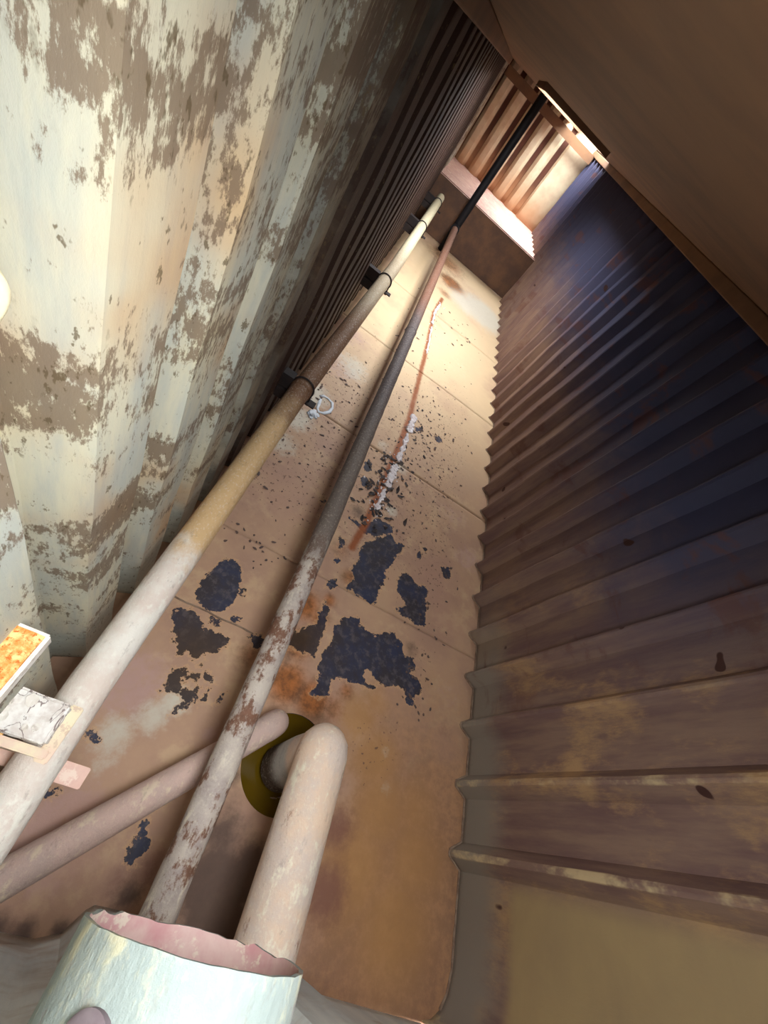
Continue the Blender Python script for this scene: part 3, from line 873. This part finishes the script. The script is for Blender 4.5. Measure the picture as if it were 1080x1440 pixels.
for i in range(9):
    m_ = Matrix.Translation((-0.262 + 0.008 * i, 0.046 + lump_r.uniform(-.004, .004), 0.512)) @ Matrix.Diagonal((0.010, 0.007 * lump_r.uniform(.6, 1.3), 0.010, 1))
    bmesh.ops.create_icosphere(bm, subdivisions=1, radius=1.0, matrix=m_)
bm_obj('rust_lumps', bm, M_ORANGE, nb)['kind'] = 'stuff'
bm = bmesh.new()
box(bm, -0.272, -0.002, 0.000, 0.044, 0.378, 0.394)
bmesh.ops.bevel(bm, geom=bm.edges[:], offset=0.002, segments=2, affect='EDGES')
bm_obj('flat_bar', bm, M_PINK, nb)['label'] = 'pink painted bar end under the pipe'

# round studs on the left wall next to the hatch
def stud(y, z, r, label):
    t = thing('wall_stud', label, 'stud', 'round studs on the left wall')
    bm = bmesh.new()
    tube(bm, [(XL1 - 0.006, y, z), (XL1 + 0.006, y, z), (XL1 + 0.011, y, z), (XL1 + 0.0125, y, z)], [r, r, r * 0.85, r * 0.6], 28)
    bm_obj('head', bm, M_CREAM, t, True)
    return t
s1 = stud(0.205, 1.503, 0.024, 'cream round stud with a red rust spot on the left wall')
bm = bmesh.new()
rs = random.Random(2)
c0 = [bm.verts.new((XL1 + 0.0128, 0.203 + 0.009 * math.cos(q * 0.7) * rs.uniform(.6, 1.2), 1.508 + 0.011 * math.sin(q * 0.7) * rs.uniform(.6, 1.2))) for q in range(9)]
f = bm.faces.new(c0)
ex = bmesh.ops.extrude_face_region(bm, geom=[f])
for v in ex['geom']:
    if isinstance(v, bmesh.types.BMVert):
        v.co.x += 0.0012
bm_obj('rust_spot', bm, M_REDSPOT, s1.children[0])
stud(0.192, 1.552, 0.014, 'small white stud above the larger cream one on the left wall')

# ------------------------------------------------------------------ loose matter on the floor
rng = random.Random(21)
def flakes(name, spots, mat, label, cat, lift=0.35):
    bm = bmesh.new()
    for x, y, r in spots:
        a0 = rng.uniform(0, 6.28); st = rng.uniform(1.0, 2.4); n = rng.choice((5, 6, 7))
        ca, sa = math.cos(a0), math.sin(a0)
        c = bm.verts.new((x, y, 0.004 + r * 0.25 * rng.random()))
        ring_ = []
        for q in range(n):
            t = 2 * math.pi * q / n
            u, v = r * st * math.cos(t) * rng.uniform(.65, 1.2), r * math.sin(t) * rng.uniform(.65, 1.2)
            ring_.append(bm.verts.new((x + u * ca - v * sa, y + u * sa + v * ca, 0.002 + max(0, u) * lift * rng.random())))
        for q in range(n):
            bm.faces.new((c, ring_[q], ring_[(q + 1) % n]))
    o = bm_obj(name, bm, mat)
    o['kind'] = 'stuff'
    return tag(o, label, cat)
spots = []
while len(spots) < 430:
    k = rng.random()
    if k < 0.45:
        x, y = rng.gauss(0.80, 0.20), rng.uniform(1.5, 3.1)
    elif k < 0.7:
        x, y = rng.uniform(-0.1, 0.26), rng.uniform(0.9, 2.6)
    elif k < 0.88:
        x, y = rng.uniform(0.1, 1.3), rng.uniform(2.0, 5.0)
    else:
        x, y = rng.gauss(1.12, 0.08), rng.uniform(0.6, 1.5)
    if -0.16 < x < 1.36:
        spots.append((x, y, rng.uniform(0.003, 0.0075) * (1.0 + 0.25 * y * rng.random())))
flakes('paint_flakes', spots, M_FLAKE, 'small dark lifting paint flakes scattered over the tan floor', 'flakes')
big = []
for _ in range(80):
    big.append((rng.gauss(0.60, 0.06), rng.uniform(1.45, 2.15), rng.uniform(0.006, 0.016)))
for _ in range(30):
    big.append((rng.gauss(0.74, 0.06), rng.uniform(1.6, 2.9), rng.uniform(0.006, 0.014)))
flakes('steel_scale', big, M_STEEL, 'dark curled scale beside the rusty drip line', 'scale', 0.8)

bm = bmesh.new()
def lump(x, y, r, sq=0.5):
    m = Matrix.Translation((x, y, r * sq * 0.4)) @ Matrix.Diagonal((r * rng.uniform(.8, 1.3), r * rng.uniform(.9, 1.8), r * sq, 1))
    g = bmesh.ops.create_icosphere(bm, subdivisions=1, radius=1.0, matrix=m)
    for v in g['verts']:
        v.co += Vector((rng.uniform(-1, 1), rng.uniform(-1, 1), rng.uniform(-.5, 1))) * r * 0.28
D = DRAIN
def on_drain(y):
    for a, b in zip(D, D[1:]):
        if b[1] <= y <= a[1]:
            t = (y - b[1]) / (a[1] - b[1])
            return b[0] + (a[0] - b[0]) * t
    return D[-1][0]
def ribbon(y0, y1, off, w0, w1, h, n):
    """ragged strip of crust with a lifted edge"""
    prev = None
    for i in range(n + 1):
        y = y0 + (y1 - y0) * i / n
        c = on_drain(y) + off + rng.uniform(-0.006, 0.006)
        wd = rng.uniform(w0, w1) * (0.25 if i in (0, n) else 1)
        row = [bm.verts.new((c - wd * 0.5, y, 0.001)), bm.verts.new((c - wd * 0.42, y, 0.004 + h * rng.uniform(.3, 1))),
               bm.verts.new((c + wd * 0.1, y + rng.uniform(-.006, .006), 0.003 + h * rng.uniform(0, .6))), bm.verts.new((c + wd * 0.4, y, 0.003 + h * rng.uniform(.1, .7))), bm.verts.new((c + wd * 0.5, y, 0.001))]
        if prev:
            for k in range(4):
                bm.faces.new((prev[k], prev[k + 1], row[k + 1], row[k]))
        prev = row
ribbon(4.95, 4.35, 0.008, 0.012, 0.045, 0.008, 22)
ribbon(4.30, 3.72, 0.010, 0.010, 0.024, 0.006, 22)
ribbon(2.74, 2.50, 0.035, 0.03, 0.075, 0.012, 16)
ribbon(2.48, 2.14, 0.032, 0.02, 0.050, 0.012, 22)
ribbon(2.10, 1.86, 0.035, 0.03, 0.07, 0.010, 18)
ribbon(1.84, 1.62, 0.028, 0.015, 0.05, 0.008, 16)
for _ in range(26):
    y = rng.uniform(3.7, 5.0)
    lump(on_drain(y) + rng.gauss(0.02, 0.03), y, rng.uniform(0.004, 0.010))
for _ in range(70):
    y = rng.uniform(1.52, 2.2)
    lump(on_drain(y) + rng.gauss(0.02, 0.035), y, rng.uniform(0.003, 0.007))
o = bm_obj('mineral_crust', bm, M_CRUST)
o['kind'] = 'stuff'
tag(o, 'white mineral crust along the rusty drip line on the floor', 'crust')

# pale looped smear of paint
sm = thing('paint_smear', 'pale loop shaped smear of paint on the floor beside the bracketed pipe', 'smear')
bm = bmesh.new()
lp = [(-0.015, 2.26), (0.005, 2.285), (0.035, 2.29), (0.075, 2.275), (0.092, 2.23), (0.088, 2.175), (0.06, 2.13), (0.03, 2.115), (0.01, 2.14), (0.004, 2.19), (-0.002, 2.24)]
tube(bm, [(x, y, 0.003) for x, y in lp], [0.010, 0.012, 0.009, 0.013, 0.010, 0.014, 0.012, 0.011, 0.009, 0.012, 0.008], 8)
for v in bm.verts:
    v.co.z = max(0.001, v.co.z * 0.4)
bm_obj('loop', bm, M_CHALK, sm, True)
bm = bmesh.new()
for x, y, r in ((0.0, 2.075, 0.026), (0.03, 2.08, 0.016), (0.002, 2.03, 0.017), (-0.02, 2.05, 0.013), (0.03, 2.05, 0.012)):
    lump(x, y, r, 0.18)
bm_obj('blob', bm, M_CHALK, sm, True)
